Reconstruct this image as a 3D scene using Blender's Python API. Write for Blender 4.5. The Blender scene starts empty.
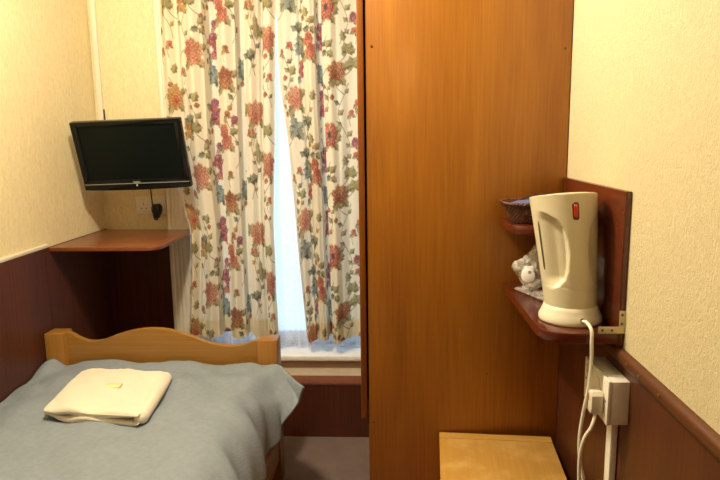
import bpy, bmesh, math, random
import numpy as np
from mathutils import Vector, Matrix
from mathutils import noise as mn
random.seed(4)
rng = np.random.RandomState(11)
S = bpy.context.scene
COL = S.collection
PI = math.pi

# ------------------------------------------------------------------ materials
def new_mat(name):
    m = bpy.data.materials.new(name); m.use_nodes = True
    nt = m.node_tree
    return m, nt, nt.nodes['Principled BSDF']

def setp(b, **k):
    for n, v in k.items():
        n = n.replace('_', ' ')
        if n in b.inputs:
            b.inputs[n].default_value = v

def rgba(c): return (c[0], c[1], c[2], 1)

def coords(nt, scale, rot=(0, 0, 0), kind='Object'):
    tc = nt.nodes.new('ShaderNodeTexCoord'); mp = nt.nodes.new('ShaderNodeMapping')
    nt.links.new(tc.outputs[kind], mp.inputs['Vector'])
    mp.inputs['Scale'].default_value = scale; mp.inputs['Rotation'].default_value = rot
    return mp.outputs['Vector']

def noise(nt, vec, scale=1, detail=4, rough=.5, dist=0):
    n = nt.nodes.new('ShaderNodeTexNoise')
    nt.links.new(vec, n.inputs['Vector'])
    n.inputs['Scale'].default_value = scale; n.inputs['Detail'].default_value = detail
    n.inputs['Roughness'].default_value = rough; n.inputs['Distortion'].default_value = dist
    return n.outputs['Fac']

def ramp(nt, fac, stops):
    r = nt.nodes.new('ShaderNodeValToRGB'); nt.links.new(fac, r.inputs['Fac'])
    el = r.color_ramp.elements
    while len(el) < len(stops): el.new(.5)
    for e, (p, c) in zip(el, stops):
        e.position = p; e.color = rgba(c)
    return r.outputs['Color']

def mix(nt, a, b, fac, mode='MIX'):
    m = nt.nodes.new('ShaderNodeMix'); m.data_type = 'RGBA'; m.blend_type = mode
    if isinstance(fac, (int, float)): m.inputs['Factor'].default_value = fac
    else: nt.links.new(fac, m.inputs['Factor'])
    for sock, v in ((m.inputs[6], a), (m.inputs[7], b)):
        if isinstance(v, tuple): sock.default_value = rgba(v)
        else: nt.links.new(v, sock)
    return m.outputs[2]

def bump(nt, b, h, strength, dist=.002):
    n = nt.nodes.new('ShaderNodeBump'); nt.links.new(h, n.inputs['Height'])
    n.inputs['Strength'].default_value = strength; n.inputs['Distance'].default_value = dist
    nt.links.new(n.outputs['Normal'], b.inputs['Normal'])

def plain(name, c, rough=.5, metal=0, spec=.5, var=.06, bumpy=0, bscale=300, **k):
    m, nt, b = new_mat(name)
    setp(b, Roughness=rough, Metallic=metal, **k)
    b.inputs['Specular IOR Level'].default_value = spec
    v = coords(nt, (1, 1, 1))
    f = noise(nt, v, 14, 3)
    lo = tuple(x * (1 - var) for x in c); hi = tuple(min(1, x * (1 + var)) for x in c)
    nt.links.new(ramp(nt, f, [(.3, lo), (.7, hi)]), b.inputs['Base Color'])
    if bumpy: bump(nt, b, noise(nt, v, bscale, 2), bumpy)
    return m

def wood(name, dark, mid, light, axis='z', rough=.35, broad=7, fine=90, stretch=.07, coat=0, fine_amt=.35, pale=None):
    m, nt, b = new_mat(name)
    s = {'z': (1, 1, stretch), 'x': (stretch, 1, 1), 'y': (1, stretch, 1)}[axis]
    v = coords(nt, s)
    f1 = noise(nt, v, broad, 5, .55, .6)
    c = ramp(nt, f1, [(.28, dark), (.5, mid), (.74, light)])
    s2 = {'z': (1, 1, .025), 'x': (.025, 1, 1), 'y': (1, .025, 1)}[axis]
    f2 = noise(nt, coords(nt, s2), fine, 3, .6)
    c2 = ramp(nt, f2, [(.35, dark), (.65, light)])
    c = mix(nt, c, c2, fine_amt)
    if pale:
        f3 = noise(nt, coords(nt, (1, 1, 1)), 9, 6, .65)
        g = ramp(nt, f3, [(.48, (0, 0, 0)), (.8, (.7, .7, .7))])
        c = mix(nt, c, pale, g)
    nt.links.new(c, b.inputs['Base Color'])
    setp(b, Roughness=rough)
    b.inputs['Coat Weight'].default_value = coat; b.inputs['Coat Roughness'].default_value = .2
    bump(nt, b, f2, .08, .001)
    return m

def panelling(name, dark, light, axis):
    """reeded wood-effect laminate: fine vertical lines"""
    m, nt, b = new_mat(name)
    sc = (1, 1, .012)
    f = noise(nt, coords(nt, sc), 170, 2, .5)
    g = noise(nt, coords(nt, (1, 1, .1)), 9, 4)
    c = ramp(nt, f, [(.36, dark), (.64, light)])
    c = mix(nt, c, ramp(nt, g, [(.3, dark), (.7, light)]), .45)
    nt.links.new(c, b.inputs['Base Color']); setp(b, Roughness=.42)
    bump(nt, b, f, .15, .001)
    return m

def wallpaper(name, c, stretch, scale, strength):
    m, nt, b = new_mat(name)
    v = coords(nt, (1, 1, stretch))
    f = noise(nt, v, scale, 3, .6, 1.6)
    g = noise(nt, coords(nt, (1, 1, .5)), scale * .35, 3, .6, 1.0)
    h = nt.nodes.new('ShaderNodeMath'); h.operation = 'ADD'
    nt.links.new(f, h.inputs[0]); nt.links.new(g, h.inputs[1])
    lo = tuple(x * .88 for x in c); hi = tuple(min(1, x * 1.04) for x in c)
    nt.links.new(ramp(nt, f, [(.35, lo), (.6, hi)]), b.inputs['Base Color'])
    setp(b, Roughness=.75)
    bump(nt, b, h.outputs[0], strength, .003)
    return m

CREAM = (.78, .68, .40)
M = {}
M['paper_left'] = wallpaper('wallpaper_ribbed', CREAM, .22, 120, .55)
M['paper_right'] = wallpaper('wallpaper_embossed_dimmed', (.66, .575, .35), .55, 230, .85)  # same paper as the left wall, weaker light put into its darker colour
M['paint'] = plain('cream_paint', (.80, .74, .58), .5, bumpy=.05)
M['white_paint'] = plain('white_gloss_paint', (.82, .81, .76), .3)
M['ceiling'] = plain('ceiling_darkened', (.36, .33, .26), .9)  # unseen ceiling, colour darkened to cut bounced light
M['carpet'] = plain('carpet_brown', (.19, .135, .115), .95, var=.08, bumpy=.6, bscale=500)
M['panel'] = panelling('reddish_panelling', (0.043, 0.010, 0.005), (0.106, 0.027, 0.011), 'z')
M['panel_right'] = panelling('brown_panelling', (0.045, 0.011, 0.004), (0.105, 0.029, 0.009), 'z')
M['ledge'] = panelling('ledge_laminate', (.13, .035, .02), (.22, .07, .04), 'z')
M['veneer'] = wood('orange_veneer', (0.235, 0.073, 0.004), (0.336, 0.122, 0.006), (0.420, 0.168, 0.009), 'z', .42, 7, 170, .16, .25, .32)
M['veneer_door'] = wood('door_edge_veneer', (0.187, 0.053, 0.005), (0.245, 0.071, 0.006), (0.302, 0.098, 0.008), 'z', .4, 9, 150, .08)
M['mahogany'] = wood('red_mahogany', (0.063, 0.009, 0.004), (0.093, 0.015, 0.005), (0.126, 0.023, 0.007), 'x', .25, 8, 120, .1, .3)
M['mahogany_y'] = wood('red_mahogany_board', (0.063, 0.009, 0.004), (0.093, 0.015, 0.005), (0.126, 0.023, 0.007), 'y', .25, 8, 120, .1, .3)
M['shelf_wood'] = wood('corner_shelf_wood', (0.110, 0.026, 0.008), (0.165, 0.044, 0.012), (0.215, 0.065, 0.019), 'x', .3, 10, 130, .1, .3)
M['pine'] = wood('pine', (0.238, 0.104, 0.016), (0.326, 0.158, 0.027), (0.396, 0.203, 0.045), 'x', .38, 7, 90, .07, .15)
M['pine_z'] = wood('pine_upright', (0.230, 0.099, 0.015), (0.306, 0.142, 0.025), (0.365, 0.185, 0.041), 'z', .38, 7, 90, .07, .15)
M['pine_end'] = wood('pine_end_grain', (.20, .075, .02), (.32, .135, .035), (.42, .19, .05), 'z', .5, 30, 200, .5)
M['stand_top'] = wood('worn_light_veneer', (.38, .20, .035), (.46, .25, .05), (.54, .31, .075), 'y', .4, 6, 110, .08, .1, .3, pale=(.74, .50, .20))
M['stand_strip'] = wood('light_strip_veneer', (0.399, 0.210, 0.040), (0.475, 0.260, 0.055), (0.532, 0.310, 0.070), 'x', .4, 6, 110, .08)
M['stand_side'] = wood('light_carcass_veneer', (.42, .18, .035), (.52, .24, .05), (.6, .3, .07), 'z', .4, 6, 110, .08)
M['rail_wood'] = wood('dado_wood', (0.068, 0.020, 0.005), (0.105, 0.033, 0.008), (0.143, 0.049, 0.014), 'y', .5, 9, 120, .06)
M['black'] = plain('black_gloss_plastic', (.005, .006, .006), .15, spec=.25)
M['screen'] = plain('dark_screen', (.004, .007, .006), .3, spec=.12)
M['black_matt'] = plain('black_plastic', (.012, .012, .012), .45)
M['silver'] = plain('silver_trim', (.42, .42, .40), .35, .6)
M['socket'] = plain('white_socket_plastic', (.80, .77, .68), .35)
M['kettle'] = plain('cream_kettle_plastic', (0.654, 0.603, 0.426), .32, var=.02)
M['kettle_base'] = plain('kettle_base_plastic', (0.736, 0.701, 0.567), .35, var=.02)
M['cord'] = plain('white_cord', (.78, .75, .62), .45)
M['gauge'] = plain('smoked_gauge', (.13, .12, .08), .15)
M['red'] = plain('red_rocker', (.45, .035, .012), .2)
M['dark_red'] = plain('dark_red_surround', (.09, .008, .005), .3)
M['orange_mark'] = plain('orange_mark', (.45, .12, .03), .4)
M['metal'] = plain('painted_bracket_metal', (.60, .53, .33), .4, .35)
M['screw'] = plain('dull_screw', (.10, .08, .05), .4, .8)
M['brass'] = plain('brass', (.62, .40, .10), .3, .9)
M['hole'] = plain('dark_slot', (.01, .009, .008), .8)
M['mattress'] = plain('beige_ticking', (.80, .74, .60), .85, bumpy=.2)
M['soap'] = plain('pale_yellow_wrapper', (.86, .78, .45), .35)
M['steel'] = plain('spoon_steel', (.7, .68, .62), .2, .9)
M['blue'] = plain('blue_sachet', (.10, .14, .30), .35)
M['white_sachet'] = plain('white_sachet', (.72, .70, .66), .4)
M['dark_sachet'] = plain('dark_sachet', (.02, .022, .025), .35)
M['cup'] = plain('white_cup_plastic', (.86, .85, .82), .3)
M['cup_mark'] = plain('grey_mark', (.32, .29, .27), .5)

# towelling
m, nt, b = new_mat('cream_towelling')
v = coords(nt, (1, 1, 1)); f = noise(nt, v, 420, 2)
nt.links.new(ramp(nt, f, [(.3, (.80, .73, .57)), (.7, (.90, .84, .69))]), b.inputs['Base Color'])
setp(b, Roughness=.95); b.inputs['Sheen Weight'].default_value = .3
bump(nt, b, f, .7, .003); M['towel'] = m
# duvet: fine ribbed grey cotton
m, nt, b = new_mat('grey_ribbed_cotton')
v = coords(nt, (1, 1, 1), (0, 0, .35))
w = nt.nodes.new('ShaderNodeTexWave'); nt.links.new(v, w.inputs['Vector'])
w.inputs['Scale'].default_value = 55; w.inputs['Distortion'].default_value = .6; w.inputs['Detail'].default_value = 1
f = noise(nt, v, 60, 4)
c = mix(nt, (.215, .258, .300), (.255, .303, .348), w.outputs['Fac'])
c = mix(nt, c, ramp(nt, f, [(.3, (.205, .248, .288)), (.7, (.265, .314, .358))]), .5)
nt.links.new(c, b.inputs['Base Color']); setp(b, Roughness=.9)
bump(nt, b, w.outputs['Fac'], .25, .0012); M['duvet'] = m
# wicker
m, nt, b = new_mat('dark_wicker')
v = coords(nt, (1, 1, 1)); f = noise(nt, v, 90, 3)
nt.links.new(ramp(nt, f, [(.35, (.035, .010, .006)), (.55, (.12, .038, .018)), (.75, (.28, .11, .06))]), b.inputs['Base Color'])
setp(b, Roughness=.38); M['wicker'] = m
# clear polythene
def poly(name, col, tr):
    m = bpy.data.materials.new(name); m.use_nodes = True; nt = m.node_tree
    b = nt.nodes['Principled BSDF']; out = nt.nodes['Material Output']
    setp(b, Roughness=.16); b.inputs['Base Color'].default_value = rgba(col)
    t = nt.nodes.new('ShaderNodeBsdfTransparent'); mx = nt.nodes.new('ShaderNodeMixShader')
    f = noise(nt, coords(nt, (1, 1, 1)), 60, 3)
    mr = nt.nodes.new('ShaderNodeMapRange'); nt.links.new(f, mr.inputs['Value'])
    mr.inputs['From Min'].default_value = .3; mr.inputs['From Max'].default_value = .7
    mr.inputs['To Min'].default_value = tr[0]; mr.inputs['To Max'].default_value = tr[1]
    nt.links.new(mr.outputs['Result'], mx.inputs['Fac'])
    nt.links.new(t.outputs[0], mx.inputs[1]); nt.links.new(b.outputs[0], mx.inputs[2])
    nt.links.new(mx.outputs[0], out.inputs['Surface'])
    return m
M['polythene'] = poly('clear_polythene', (.90, .87, .78), (.18, .62))
M['wrapper'] = poly('clear_wrapper', (.8, .78, .72), (.12, .4))
# window glass
m = bpy.data.materials.new('window_glass'); m.use_nodes = True; nt = m.node_tree
b = nt.nodes['Principled BSDF']; out = nt.nodes['Material Output']
setp(b, Roughness=.03); b.inputs['Base Color'].default_value = (.9, .95, 1, 1)
t = nt.nodes.new('ShaderNodeBsdfTransparent'); mx = nt.nodes.new('ShaderNodeMixShader')
fr = nt.nodes.new('ShaderNodeFresnel'); nt.links.new(fr.outputs[0], mx.inputs['Fac'])
nt.links.new(t.outputs[0], mx.inputs[1]); nt.links.new(b.outputs[0], mx.inputs[2])
nt.links.new(mx.outputs[0], out.inputs['Surface']); M['glass'] = m
# printed curtain cloth (print comes from a colour attribute drawn below)
m = bpy.data.materials.new('floral_print_cotton'); m.use_nodes = True; nt = m.node_tree
b = nt.nodes['Principled BSDF']; out = nt.nodes['Material Output']; setp(b, Roughness=.9)
at = nt.nodes.new('ShaderNodeAttribute'); at.attribute_name = 'print'
weave = noise(nt, coords(nt, (1, 1, 1)), 700, 2)
c = mix(nt, at.outputs['Color'], ramp(nt, weave, [(.3, (.86, .86, .86)), (.6, (1, 1, 1))]), 1.0, 'MULTIPLY')
nt.links.new(c, b.inputs['Base Color'])
tl = nt.nodes.new('ShaderNodeBsdfTranslucent'); nt.links.new(c, tl.inputs['Color'])
mx = nt.nodes.new('ShaderNodeMixShader'); mx.inputs['Fac'].default_value = .36
nt.links.new(b.outputs[0], mx.inputs[1]); nt.links.new(tl.outputs[0], mx.inputs[2])
nt.links.new(mx.outputs[0], out.inputs['Surface']); M['print'] = m
# net curtain: fine white lace, partly see-through
m = bpy.data.materials.new('white_net_lace'); m.use_nodes = True; nt = m.node_tree
b = nt.nodes['Principled BSDF']; out = nt.nodes['Material Output']; setp(b, Roughness=.9)
b.inputs['Base Color'].default_value = (.88, .88, .90, 1)
tl = nt.nodes.new('ShaderNodeBsdfTranslucent'); tl.inputs['Color'].default_value = (.88, .88, .90, 1)
mx = nt.nodes.new('ShaderNodeMixShader'); mx.inputs['Fac'].default_value = .5
nt.links.new(b.outputs[0], mx.inputs[1]); nt.links.new(tl.outputs[0], mx.inputs[2])
t = nt.nodes.new('ShaderNodeBsdfTransparent'); m2 = nt.nodes.new('ShaderNodeMixShader')
vo = nt.nodes.new('ShaderNodeTexVoronoi'); vo.feature = 'DISTANCE_TO_EDGE'
nt.links.new(coords(nt, (1, .3, 1)), vo.inputs['Vector']); vo.inputs['Scale'].default_value = 95
lace = ramp(nt, vo.outputs['Distance'], [(.02, (.80, .80, .80)), (.14, (.66, .66, .66))])
nt.links.new(lace, m2.inputs['Fac'])
nt.links.new(t.outputs[0], m2.inputs[1]); nt.links.new(mx.outputs[0], m2.inputs[2])
nt.links.new(m2.outputs[0], out.inputs['Surface']); M['net'] = m

# ------------------------------------------------------------------ builders
ORG = {}
def root_of(o):
    while o.parent: o = o.parent
    return o

def tag(o, label=None, cat=None, group=None, kind=None):
    if label: o['label'] = label
    if cat: o['category'] = cat
    if group: o['group'] = group
    if kind: o['kind'] = kind
    return o

def thing(name, label, cat, loc=(0, 0, 0), group=None, rot=None):
    o = bpy.data.objects.new(name, None); COL.objects.link(o)
    o.empty_display_size = .05
    o.location = loc
    if rot: o.rotation_euler = rot
    return tag(o, label, cat, group)

def obj(name, bm, mat, parent=None, local=False, smooth=True, org=None, angle=35):
    """link a bmesh (vertices in room coordinates unless local) as one mesh object"""
    if parent is not None and not local:
        r = root_of(parent); off = Vector(r.location)
    else:
        off = Vector(org) if org else Vector((0, 0, 0))
    if off.length > 0: bmesh.ops.translate(bm, verts=bm.verts, vec=-off)
    bmesh.ops.recalc_face_normals(bm, faces=bm.faces) if smooth != 'keep' else None
    me = bpy.data.meshes.new(name); bm.to_mesh(me); bm.free()
    me.materials.append(mat)
    if smooth:
        me.polygons.foreach_set('use_smooth', [True] * len(me.polygons))
        try: me.set_sharp_from_angle(angle=math.radians(angle))
        except Exception: pass
    o = bpy.data.objects.new(name, me); COL.objects.link(o)
    if parent is not None: o.parent = parent
    elif org: o.location = org
    return o

def struct(name, bm, mat, parent=None, **k):
    o = obj(name, bm, mat, parent, **k)
    o['kind'] = 'structure'
    return o

def box(lo, hi, bev=0, bm=None, seg=2):
    bm = bm or bmesh.new()
    r = bmesh.ops.create_cube(bm, size=1)
    vs = r['verts']
    s = [hi[i] - lo[i] for i in range(3)]; c = [(hi[i] + lo[i]) / 2 for i in range(3)]
    for v in vs: v.co = Vector((v.co.x * s[0] + c[0], v.co.y * s[1] + c[1], v.co.z * s[2] + c[2]))
    if bev:
        es = list({e for v in vs for e in v.link_edges})
        bmesh.ops.bevel(bm, geom=es, offset=bev, segments=seg, affect='EDGES', profile=.5)
    return bm

def boxes(*bs, bev=0):
    bm = bmesh.new()
    for lo, hi in bs: box(lo, hi, bev, bm)
    return bm

def prism(pts, lo, hi, axis='z', bev=0):
    """outline (list of 2D points) extruded along an axis"""
    bm = bmesh.new()
    def P(a, b, t): return {'z': (a, b, t), 'y': (a, t, b), 'x': (t, a, b)}[axis]
    v0 = [bm.verts.new(P(a, b, lo)) for a, b in pts]; v1 = [bm.verts.new(P(a, b, hi)) for a, b in pts]
    n = len(pts)
    bm.faces.new(v0); bm.faces.new(v1[::-1])
    for i in range(n): bm.faces.new((v0[i], v1[i], v1[(i + 1) % n], v0[(i + 1) % n]))
    if bev:
        es = [e for e in bm.edges if len({v in v0 for v in e.verts}) == 1]
        bmesh.ops.bevel(bm, geom=es, offset=bev, segments=2, affect='EDGES', profile=.5)
    return bm

def smooth_path(pts, n=14):
    P = [Vector(p) for p in pts]; out = []
    for i in range(len(P) - 1):
        p0 = P[max(i - 1, 0)]; p1 = P[i]; p2 = P[i + 1]; p3 = P[min(i + 2, len(P) - 1)]
        for k in range(n):
            t = k / n
            out.append(.5 * ((2 * p1) + (p2 - p0) * t + (2 * p0 - 5 * p1 + 4 * p2 - p3) * t * t + (3 * p1 - p0 - 3 * p2 + p3) * t ** 3))
    out.append(P[-1]); return out

def tube(pts, r, seg=10, bm=None, cap=True, n=12):
    bm = bm or bmesh.new()
    pts = smooth_path(pts, n) if n else [Vector(p) for p in pts]
    rings = []; up = Vector((0, 0, 1)); prev = None
    for i, p in enumerate(pts):
        d = (pts[min(i + 1, len(pts) - 1)] - pts[max(i - 1, 0)]).normalized()
        if prev is None:
            a = d.cross(Vector((.3, .5, .8))).normalized()
        else:
            a = (prev - d * prev.dot(d)).normalized()
        prev = a; b_ = d.cross(a)
        rr = r(i / (len(pts) - 1)) if callable(r) else r
        rings.append([bm.verts.new(p + (a * math.cos(2 * PI * k / seg) + b_ * math.sin(2 * PI * k / seg)) * rr) for k in range(seg)])
    for A, B in zip(rings, rings[1:]):
        for k in range(seg): bm.faces.new((A[k], A[(k + 1) % seg], B[(k + 1) % seg], B[k]))
    if cap: bm.faces.new(rings[0][::-1]); bm.faces.new(rings[-1])
    return bm

def lathe(prof, cx, cy, seg=64, bm=None):
    bm = bm or bmesh.new(); rings = []
    for r, z in prof:
        if r < 1e-5: rings.append([bm.verts.new((cx, cy, z))])
        else: rings.append([bm.verts.new((cx + r * math.cos(2 * PI * k / seg), cy + r * math.sin(2 * PI * k / seg), z)) for k in range(seg)])
    for A, B in zip(rings, rings[1:]):
        for k in range(seg):
            a0, a1 = A[k % len(A)], A[(k + 1) % len(A)]; b0, b1 = B[k % len(B)], B[(k + 1) % len(B)]
            q = []
            for w_ in (a0, a1, b1, b0):
                if w_ not in q: q.append(w_)
            if len(q) > 2: bm.faces.new(q)
    return bm

def grid(fn, nu, nv, bm=None, close_u=False):
    bm = bm or bmesh.new()
    V = [[bm.verts.new(fn(i / (nu - (0 if close_u else 1)), j / (nv - 1))) for i in range(nu)] for j in range(nv)]
    for j in range(nv - 1):
        for i in range(nu if close_u else nu - 1):
            bm.faces.new((V[j][i], V[j][(i + 1) % nu], V[j + 1][(i + 1) % nu], V[j + 1][i]))
    return bm, V

def disc(c, r, normal, depth=.002, seg=14, bm=None):
    bm = bm or bmesh.new()
    n = Vector(normal).normalized(); a = n.orthogonal().normalized(); b_ = n.cross(a); c = Vector(c)
    lo = [bm.verts.new(c + (a * math.cos(2 * PI * k / seg) + b_ * math.sin(2 * PI * k / seg)) * r) for k in range(seg)]
    hi = [bm.verts.new(c + n * depth + (a * math.cos(2 * PI * k / seg) + b_ * math.sin(2 * PI * k / seg)) * r * .85) for k in range(seg)]
    bm.faces.new(lo[::-1]); bm.faces.new(hi)
    for k in range(seg): bm.faces.new((lo[k], lo[(k + 1) % seg], hi[(k + 1) % seg], hi[k]))
    return bm

def sstep(a, b_, x):
    t = min(1, max(0, (x - a) / (b_ - a))); return t * t * (3 - 2 * t)
def lerp(a, b_, t): return a + (b_ - a) * t
def interp(tab, x):
    return float(np.interp(x, [p[0] for p in tab], [p[1] for p in tab]))

# ------------------------------------------------------------------ room shell
XL, XR, YB, YF, ZC = -1.38, .470, 2.93, -1.1, 2.5
WX0, WX1, WZ0, WZ1 = -.955, .14, .375, 2.16           # window opening
struct('floor', box((XL - .1, YF - .1, -.1), (XR + .1, YB + .1, 0)), M['carpet'], smooth=False)
struct('ceiling', box((XL - .1, YF - .1, ZC), (XR + .1, YB + .1, ZC + .1)), M['ceiling'], smooth=False)
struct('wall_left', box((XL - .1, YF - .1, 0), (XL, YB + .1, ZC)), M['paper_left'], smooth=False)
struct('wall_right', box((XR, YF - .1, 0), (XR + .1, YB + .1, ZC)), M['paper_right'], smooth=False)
struct('wall_front', box((XL, YF - .1, 0), (XR, YF, ZC)), M['veneer_door'], smooth=False)  # unseen wall, dark finish chosen to cut light bounced from behind the camera
struct('wall_back', boxes(((XL, YB, 0), (WX0, YB + .1, ZC)), ((WX1, YB, 0), (XR, YB + .1, ZC)),
                          ((WX0, YB, 0), (WX1, YB + .1, WZ0)), ((WX0, YB, WZ1), (WX1, YB + .1, ZC))), M['paper_left'], smooth=False)
# dado panelling and mouldings
struct('trim_1', boxes(((XL, YF, 0), (XL + .008, 2.376, .958)), ((XL, 2.379, 0), (XL + .008, YB, .958))), M['panel'], smooth=False)
struct('trim_2', box((XL, YF, .958), (XL + .012, 2.40, .974), .004), M['paint'])
struct('trim_3', box((XL + .008, YB - .008, 0), (-1.062, YB, .93)), M['panel'], smooth=False)
struct('trim_4', box((XR - .0015, YF, 0), (XR, YB - .23, .93)), M['panel_right'], smooth=False)
rail = [(XR, .954), (XR - .004, .955), (XR - .012, .951), (XR - .015, .944), (XR - .012, .934), (XR - .010, .926), (XR - .005, .922), (XR, .922)]
t5 = struct('trim_5', prism([(a, b_) for a, b_ in rail], YF, 1.655, 'y'), M['rail_wood'], angle=50)
for y_ in (1.165, 1.105, 1.02):
    p = struct('brass_pin', disc((XR - .0142, y_, .942), .0032, (-1, 0, .3), .0015), M['brass'], t5)
# boxed-in skirting under the window
struct('trim_6', box((-1.0, 2.706, 0), (XR - .003, YB, .262)), M['panel'], smooth=False)
struct('trim_7', box((-1.0, 2.702, .255), (XR - .003, YB, .267), .002), M['ledge'])
struct('trim_8', box((-1.0, 2.792, .267), (XR - .003, YB, .352)), M['paint'], smooth=False)

# window
win = bpy.data.objects.new('window_1', None); COL.objects.link(win); win['kind'] = 'structure'; win.location = (0, YB, WZ0)
struct('window_sill', box((-1.03, 2.758, .350), (.2, YB + .1, .375), .006), M['white_paint'], win)
for x0, flip in ((-1.06, 1), (WX1 - .005, -1)):
    bm = bmesh.new()
    for k in range(6):
        xa = x0 + k * .0205; box((xa, YB - .026 - (.006 if k in (0, 5) else .0), .376), (xa + .0165, YB, 2.26), .003, bm)
    box((x0, YB - .0235, .376), (x0 + .12, YB, 2.26), 0, bm)
    struct('architrave', bm, M['paint'], win)
struct('architrave', box((-1.06, YB - .028, 2.16), (WX1 + .115, YB, 2.26), .004), M['paint'], win)
struct('window_frame', boxes(((WX0, YB + .02, WZ0), (WX0 + .04, YB + .09, WZ1)), ((WX1 - .04, YB + .02, WZ0), (WX1, YB + .09, WZ1)),
                             ((WX0, YB + .02, WZ1 - .04), (WX1, YB + .09, WZ1)), bev=.003), M['white_paint'], win)
for z0, z1, yo in ((WZ0, 1.99, .03), (1.95, WZ1 - .04, .055)):
    x0, x1 = WX0 + .04, WX1 - .04
    sash = struct('sash', boxes(((x0, YB + yo, z0), (x0 + .04, YB + yo + .03, z1)), ((x1 - .04, YB + yo, z0), (x1, YB + yo + .03, z1)),
                                ((x0, YB + yo, z0), (x1, YB + yo + .03, z0 + .055)), ((x0, YB + yo, z1 - .04), (x1, YB + yo + .03, z1)), bev=.003), M['white_paint'], win)
    struct('pane', box((x0 + .04, YB + yo + .013, z0 + .055), (x1 - .04, YB + yo + .017, z1 - .04)), M['glass'], sash, smooth=False)

# ------------------------------------------------------------------ floral print
CELL = .00125
PERIOD = .54
class Cloth:
    def __init__(s, length):
        s.w = int(length / CELL) + 2; s.h = int(round(PERIOD / CELL))
        s.a = np.empty((s.h, s.w, 3)); s.a[:] = (.90, .81, .60)
    def blend(s, cx, cz, R, fn):
        """fn(dx,dz) in metres -> (mask, rgb); wraps round the vertical repeat"""
        n = int(R / CELL) + 2
        ci, cj = int(cx / CELL), int((cz % PERIOD) / CELL)
        i = np.arange(max(0, ci - n), min(s.w, ci + n + 1)); j = np.arange(cj - n, cj + n + 1)
        if len(i) == 0: return
        dx = (i * CELL - cx)[None, :] + 0 * j[:, None]; dz = (j * CELL - (cz % PERIOD))[:, None] + 0 * i[None, :]
        mk, col = fn(dx, dz); mk = np.clip(mk, 0, 1)[..., None]
        jj = j % s.h
        cur = s.a[np.ix_(jj, i)]
        s.a[np.ix_(jj, i)] = cur * (1 - mk) + col * mk
def c3(*c): return np.array(c)
def mixc(stops, t):
    t = np.clip(t, 0, 1); ps = [p for p, _ in stops]
    return np.stack([np.interp(t, ps, [c[k] for _, c in stops]) for k in range(3)], -1)
PAL = {
 'coral': [(0, (.22, .04, .03)), (.35, (.46, .10, .065)), (.7, (.62, .23, .14)), (1, (.80, .52, .34))],
 'peony': [(0, (.26, .06, .04)), (.3, (.46, .12, .09)), (.6, (.58, .27, .14)), (1, (.76, .55, .32))],
 'mauve': [(0, (.10, .02, .045)), (.35, (.27, .05, .085)), (.7, (.46, .15, .17)), (1, (.72, .48, .44))],
 'bronze': [(0, (.13, .03, .03)), (.35, (.30, .07, .04)), (.65, (.48, .20, .07)), (1, (.68, .45, .20))],
 'gold': [(0, (.30, .06, .03)), (.35, (.44, .19, .06)), (.7, (.52, .33, .11)), (1, (.66, .50, .24))],
 'plum': [(0, (.08, .02, .05)), (.4, (.22, .05, .10)), (.7, (.38, .14, .20)), (1, (.58, .34, .38))],
 'olive': [(0, (.10, .085, .035)), (.4, (.25, .21, .085)), (.75, (.42, .36, .17)), (1, (.60, .53, .31))],
 'green': [(0, (.045, .05, .035)), (.4, (.13, .135, .085)), (.75, (.28, .275, .18)), (1, (.48, .46, .33))],
 'grey': [(0, (.10, .12, .10)), (.4, (.22, .25, .21)), (.75, (.36, .38, .32)), (1, (.52, .53, .44))],
}
FS = 1.22
def flower(cl, x, z, rx, rz, pal, n=7, seed=0, ring=3.2, eye=None):
    r_ = np.random.RandomState(seed); p1, p2, p3, p4 = r_.rand(4) * 6.28
    rx, rz = rx * FS, rz * FS
    def fn(dx, dz):
        th = np.arctan2(dz / rz, dx / rx); rho = np.hypot(dx / rx, dz / rz)
        R = .94 + .085 * np.cos(n * th + p1) + .05 * np.cos((2 * n + 1) * th + p2) + .06 * np.cos(2 * th + p4)
        t = rho / R
        # overlapping petals: dark at the root, pale at the frilled edge
        k = t * ring + .34 * np.sin(n * th + p1 + 2.2 * np.floor(t * ring)) + .14 * np.sin(13 * th + p3)
        fr = k - np.floor(k)
        streak = .5 + .5 * np.sin(29 * th + 7 * np.sin(3 * th + p2) + 3 * t)
        side = .5 + .5 * np.sin(th + p4)
        blot = np.sin(dx * 330 + p1) * np.sin(dz * 290 + p3)
        val = .02 + .62 * fr ** 1.2 + .25 * streak * fr + .26 * (side - .5) + .13 * blot + .08 * t + .30 * np.clip((t - .72) / .28, 0, 1)
        col = mixc(PAL[pal], val)
        if eye:
            e = np.clip((.26 - rho) * 12, 0, 1)[..., None]; col = col * (1 - e) + np.array(eye) * e
        return np.clip((1 - t) * 7, 0, 1) * .93, col
    cl.blend(x, z, max(rx, rz) * 1.25, fn)
def leaf(cl, x, z, L, W, ang, pal='olive', lobes=3, seed=0):
    """leaf with its base at x, z"""
    L, W = L * 1.3, W * 1.5
    ca, sa = math.cos(ang), math.sin(ang)
    def fn(dx, dz):
        s = (dx * ca + dz * sa) / L; w = (-dx * sa + dz * ca) / W
        base = np.sin(PI * np.clip(s, 0, 1) ** .75)
        lob = 1 - .30 * (.5 - .5 * np.cos(2 * PI * lobes * s + 1.0)) if lobes else 1
        half = base * lob
        mk = np.where((s > 0) & (s < 1), np.clip((half - np.abs(w)) * 5, 0, 1) * .93, 0)
        vein = np.exp(-(w / .10) ** 2) * .35 + .18 * (np.sin(2 * PI * (s * 6 - np.abs(w) * 2.0)) > .55)
        val = .30 + .25 * np.sign(w) * np.clip(np.abs(w) * 3, 0, 1) + vein + .2 * s - .35 * (np.abs(w) > half * .80)
        return mk, mixc(PAL[pal], val)
    cl.blend(x, z, max(L, W) * 1.05, fn)
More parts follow.
